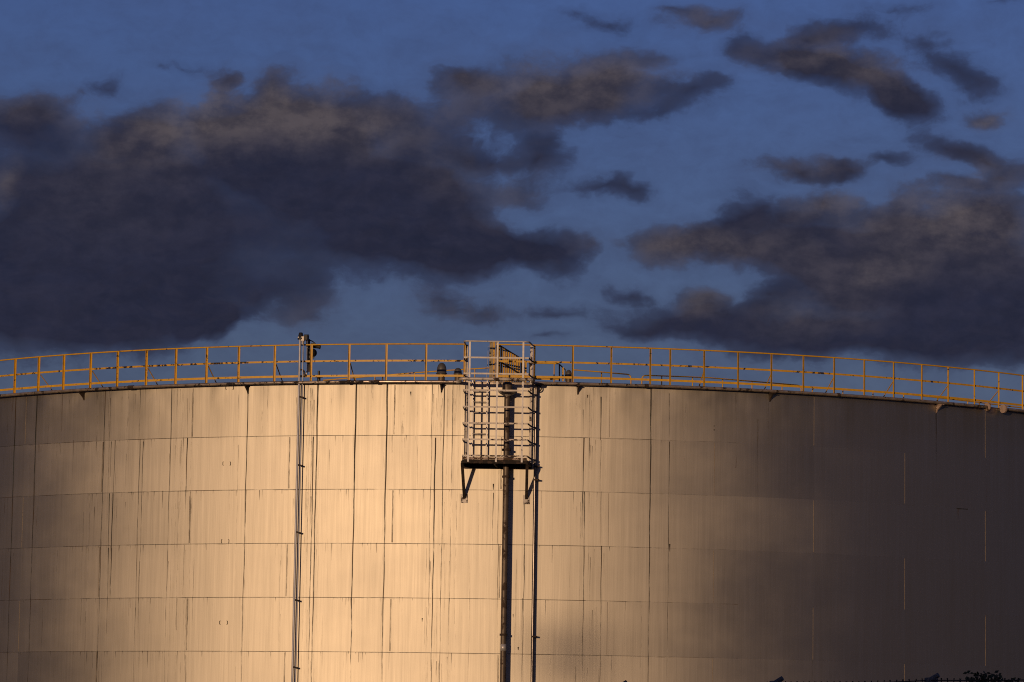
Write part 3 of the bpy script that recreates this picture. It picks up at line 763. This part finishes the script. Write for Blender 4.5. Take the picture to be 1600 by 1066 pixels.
def field(lst, P):
    acc = None
    for e in lst:
        x, y, rx, ry, amp = e[:5]; rot = e[5] if len(e) > 5 else 0
        cx, cy = ang(x, y)
        gr = g.n('ShaderNodeTexGradient', gradient_type='SPHERICAL')
        # (the running sum is fed through so that the terms are worked out one after the other)
        Q = P if acc is None else g.vm('ADD', P, g.vm('MULTIPLY', acc, (1e-7, 1e-7, 1e-7)))
        g.put(gr.inputs[0], g.mapping(Q, (cx, cy, 0), (0, 0, R_(-rot)), (rx/100, ry/100, 1), 'TEXTURE'))
        v = gr.outputs['Fac']
        acc = g.m('MULTIPLY', v, amp) if acc is None else g.m('MULTIPLY_ADD', v, amp, acc)
    return acc
CL = [(60,300,260,170,1.6),(40,470,330,140,1.8),(250,420,280,130,1.5),(300,290,250,150,1.5),(430,210,150,115,1.5),(435,125,50,50,.8),(345,140,45,45,.75),(320,205,60,50,.4),(540,240,210,130,1.4),(580,350,230,110,1.5),
 (690,310,140,130,1.3),(770,390,140,65,1.2),(640,395,220,65,1.0),(865,400,75,50,1.0),(925,390,60,45,.9),(880,430,70,30,.7),(40,185,110,55,1.1),(230,195,95,55,.9),(160,510,180,60,1.),(300,490,90,40,.5),(560,160,110,60,.8),(660,180,100,75,.75),(735,170,70,70,.5),(480,440,70,40,.5),(560,455,60,30,.5),
 (830,140,180,85,1.25),(970,110,110,60,1.1),(720,120,80,34,.8),(700,115,40,16,.4),(940,160,160,50,1.1),(1090,150,95,42,1.15),(820,185,80,50,.6),(1030,90,60,24,.5),(1130,125,40,30,.5),(1030,180,60,22,.5),
 (840,255,65,48,1.15),(765,245,60,34,.8),(860,225,40,25,.5),(940,300,95,26,1.0),(985,300,50,22,.6),(820,305,60,28,.85),(840,320,40,16,.4),(720,235,40,30,.4),
 (1230,95,120,45,1.4,14),(1330,110,140,64,1.5,18),(1410,155,90,40,1.4,25),(1160,80,50,30,.5),(1100,32,100,32,1.15),(1060,20,40,14,.4),(950,38,100,24,.9),(900,28,50,14,.4),(1330,45,120,26,.9),(1270,55,50,20,.4),(1490,105,100,46,1.0,20),(1540,178,42,26,.95),(1530,130,60,20,.5,20),(1390,15,120,20,.6),(1570,8,60,14,.6),(1460,60,50,16,.4),
 (1490,232,90,24,.7,14),(1540,250,110,30,1.0,6),(1570,275,90,26,.95,-8),(1480,290,70,18,.6),(1425,205,50,14,.3,10),(1390,250,50,22,.85),(1350,215,40,12,.4),(1250,263,120,30,1.4,4),(1330,272,60,24,1.0),(1280,320,85,38,1.25),(1180,322,80,40,1.1),(1150,345,60,34,.7),(1230,345,60,20,.4),
 (1080,385,130,52,1.5),(1020,385,60,40,.5),(1200,375,150,55,1.2),(1340,400,180,95,1.4),(1490,370,210,105,1.5),(1400,320,70,40,.5),(1570,330,110,60,.9),(1420,460,300,105,1.6),(1580,480,200,120,1.3),(1220,400,110,55,.7),
 (1070,500,165,46,1.4),(1210,520,190,50,1.3),(1400,545,300,60,1.2),(990,518,100,28,.9),(1200,465,70,34,.9),(1600,560,120,40,.5),
 (980,458,52,24,1.0),(1100,465,45,34,1.0),(1060,455,30,20,.5),(880,490,80,26,.85),(750,492,90,22,.8),(690,465,55,32,.85),(640,440,60,20,.4),(490,490,65,42,.9),(340,525,34,46,.85),(860,525,55,15,.7),(780,465,60,14,.4),
 (355,118,40,22,.85),(295,103,55,18,.85),(250,105,30,12,.5),(175,138,48,20,.9),(130,150,50,20,.5),(1450,60,220,70,.28),(1500,165,160,70,.25),(1440,235,170,45,.3),(900,250,170,70,.3),(780,215,120,50,.25),(1250,60,160,50,.2),(410,455,110,60,.8),(330,495,90,40,.7),(820,375,90,45,.5),(980,200,120,40,.25),(700,490,160,40,.3),(920,460,120,40,.25)]
WM = [(430,165,170,85,.8),(275,205,190,70,.8),(570,190,200,85,.6),(50,165,150,40,.45),(330,160,70,60,.4),(830,130,210,85,.8),(990,115,120,60,.5),(1330,95,150,50,.7,18),(1210,95,90,35,.4),(1110,30,120,36,.5),
 (1480,335,230,70,.85),(1060,385,120,45,.75),(1180,385,140,50,.4),(1280,318,100,40,.6),(1260,262,130,30,.45),(1340,425,150,50,.45),(1540,265,90,40,.5),(1545,178,60,30,.7),(790,300,90,70,.35),(930,380,60,40,.35),(700,270,60,60,.3),
 (1280,490,150,50,.35),(1100,470,60,40,.6),(1480,400,200,70,.35),(10,290,40,60,.5),(200,270,200,60,.15),(150,330,220,90,.12),(700,480,160,40,.3),(490,495,100,50,.3)]
dens = field(CL, PW)
fb = g.noise(g.mapping(P0, scale=(1.2, 1.75, 1)), 1, 8, .62)
fb2 = g.noise(g.mapping(P0, loc=(4, 2, 0), scale=(.5, .8, 1)), 1, 3, .5)
fb3 = g.noise(g.mapping(PW, loc=(9, 5, 0), rot=(0, 0, -.15), scale=(2.2, 4.2, 1)), 1, 6, .62)
# broken cloud added over the unseen rest of the sky to dim the wall
inside = field([(800, 350, 2200, 900, 1.0)], P0)
rest = g.m('MULTIPLY', g.mapr(inside, .0, .25, 1, 0), g.mapr(g.noise(g.mapping(P0, scale=(.13, .26, 1)), 1, 5, .55), .28, .44, 0, 1.5))
fb4 = g.noise(g.mapping(PW, loc=(1, 7, 0), scale=(4.6, 6.4, 1)), 1, 6, .66)
fbo = g.noise(g.mapping(P0, loc=(.22, -.28, 0), scale=(1.2, 1.75, 1)), 1, 8, .62)   # same billows, shifted towards the sun
lit = g.m('SUBTRACT', fb, fbo)
nz0 = g.m('ADD', g.m('MULTIPLY', g.m('SUBTRACT', fb, .5), 1.25), g.m('ADD', g.m('MULTIPLY', g.m('SUBTRACT', fb2, .5), .35), g.m('MULTIPLY', g.m('SUBTRACT', fb3, .5), .55)))
nz = g.m('ADD', nz0, g.m('MULTIPLY', g.m('SUBTRACT', fb4, .5), .62))
dn = g.m('ADD', g.m('ADD', dens, rest), nz)
alpha = g.m('POWER', g.mapr(dn, .08, .92, 0, 1, True), .95)
alpha = g.m('MAXIMUM', alpha, g.m('MULTIPLY', g.mapr(dn, -.4, .5, 0, .40, True), g.mapr(fb3, .3, .65, .7, 1)))    # feathered skirts
alpha = g.m('MULTIPLY', alpha, g.mapr(dens, .25, 1.4, .56, 1))
thick = g.mapr(dn, .35, 1.5, 0, 1, True)
warm = g.m('MULTIPLY', field(WM, PW), g.m('ADD', g.mapr(fb, .35, .65, .6, 1.25), g.mapr(lit, -.12, .12, -.2, .2)), clamp=True)
warm = g.m('MULTIPLY', warm, g.mapr(thick, 0, 1, 1, .85))
SK = .10
def sk(c): return rgba([x/SK for x in c])
shade = g.mix(thick, sk((.024, .028, .066)), sk((.0165, .0178, .037)))
shade = g.mix(g.mapr(fb2, .35, .65, 0, .6), shade, sk((.0225, .0235, .046)))
shade = g.mix(g.m('MULTIPLY', g.mapr(fb3, .4, .62, 0, .35), thick), shade, sk((.030, .028, .048)))
ccol = g.mix(warm, shade, sk((.089, .073, .078)))
cs = g.n('ShaderNodeVectorMath', operation='SCALE'); g.put(cs.inputs[0], ccol)
g.put(cs.inputs['Scale'], g.m('ADD', g.mapr(lit, -.12, .12, .91, 1.09), g.mapr(fb4, .3, .7, -.05, .05))); ccol = cs.outputs[0]
skyc = sky.outputs[0]
# cold tint of the evening air, greyer low down
tint = g.mix(g.mapr(el, R_(6.5), R_(12.5), 0, 1), rgba((.465, .41, .69)), rgba((.57, .535, .97)))
clear = g.mix(1., skyc, tint, 'MULTIPLY')
veil = g.mapr(g.m('ADD', fb2, g.m('MULTIPLY', g.m('SUBTRACT', fb3, .5), .35)), .38, .74, 0, .22)     # thin haze between the clouds
clear = g.mix(veil, clear, sk((.056, .076, .165)))
final = g.mix(g.m('MULTIPLY', alpha, .97), clear, ccol)
bg = g.n('ShaderNodeBackground'); g.put(bg.inputs[0], final); bg.inputs[1].default_value = SK
g.out(bg.outputs[0], 'ShaderNodeOutputWorld')
W.cycles.sampling_method = 'MANUAL'; W.cycles.sample_map_resolution = 1024

# ------------------------------------------------------------------ camera and film
cam = bpy.data.cameras.new('camera'); co_ = bpy.data.objects.new('camera', cam); COL.objects.link(co_)
cam.sensor_width = 36; cam.lens = 36*F/1600; cam.clip_start = .5; cam.clip_end = 20000
c, s = math.cos(ROLL), math.sin(ROLL)
r0 = Vector((math.cos(YAW), -math.sin(YAW), 0)); fw = Vector((math.sin(YAW)*math.cos(PITCH), math.cos(YAW)*math.cos(PITCH), math.sin(PITCH)))
u0 = Vector((-math.sin(YAW)*math.sin(PITCH), -math.cos(YAW)*math.sin(PITCH), math.cos(PITCH)))
rx = r0*c+u0*s; ux = u0*c-r0*s
m4 = Matrix((rx, ux, -fw)).transposed().to_4x4(); m4.translation = (0, 0, EYE)
co_.matrix_world = m4; sc.camera = co_
sc.view_settings.view_transform = 'Standard'; sc.view_settings.look = 'None'; sc.view_settings.exposure = 0; sc.view_settings.gamma = 1
sc.cycles.filter_width = 1.05; sc.cycles.use_denoising = False; sc.cycles.caustics_reflective = False; sc.cycles.caustics_refractive = False
sc.cycles.max_bounces = 6; sc.cycles.transparent_max_bounces = 16
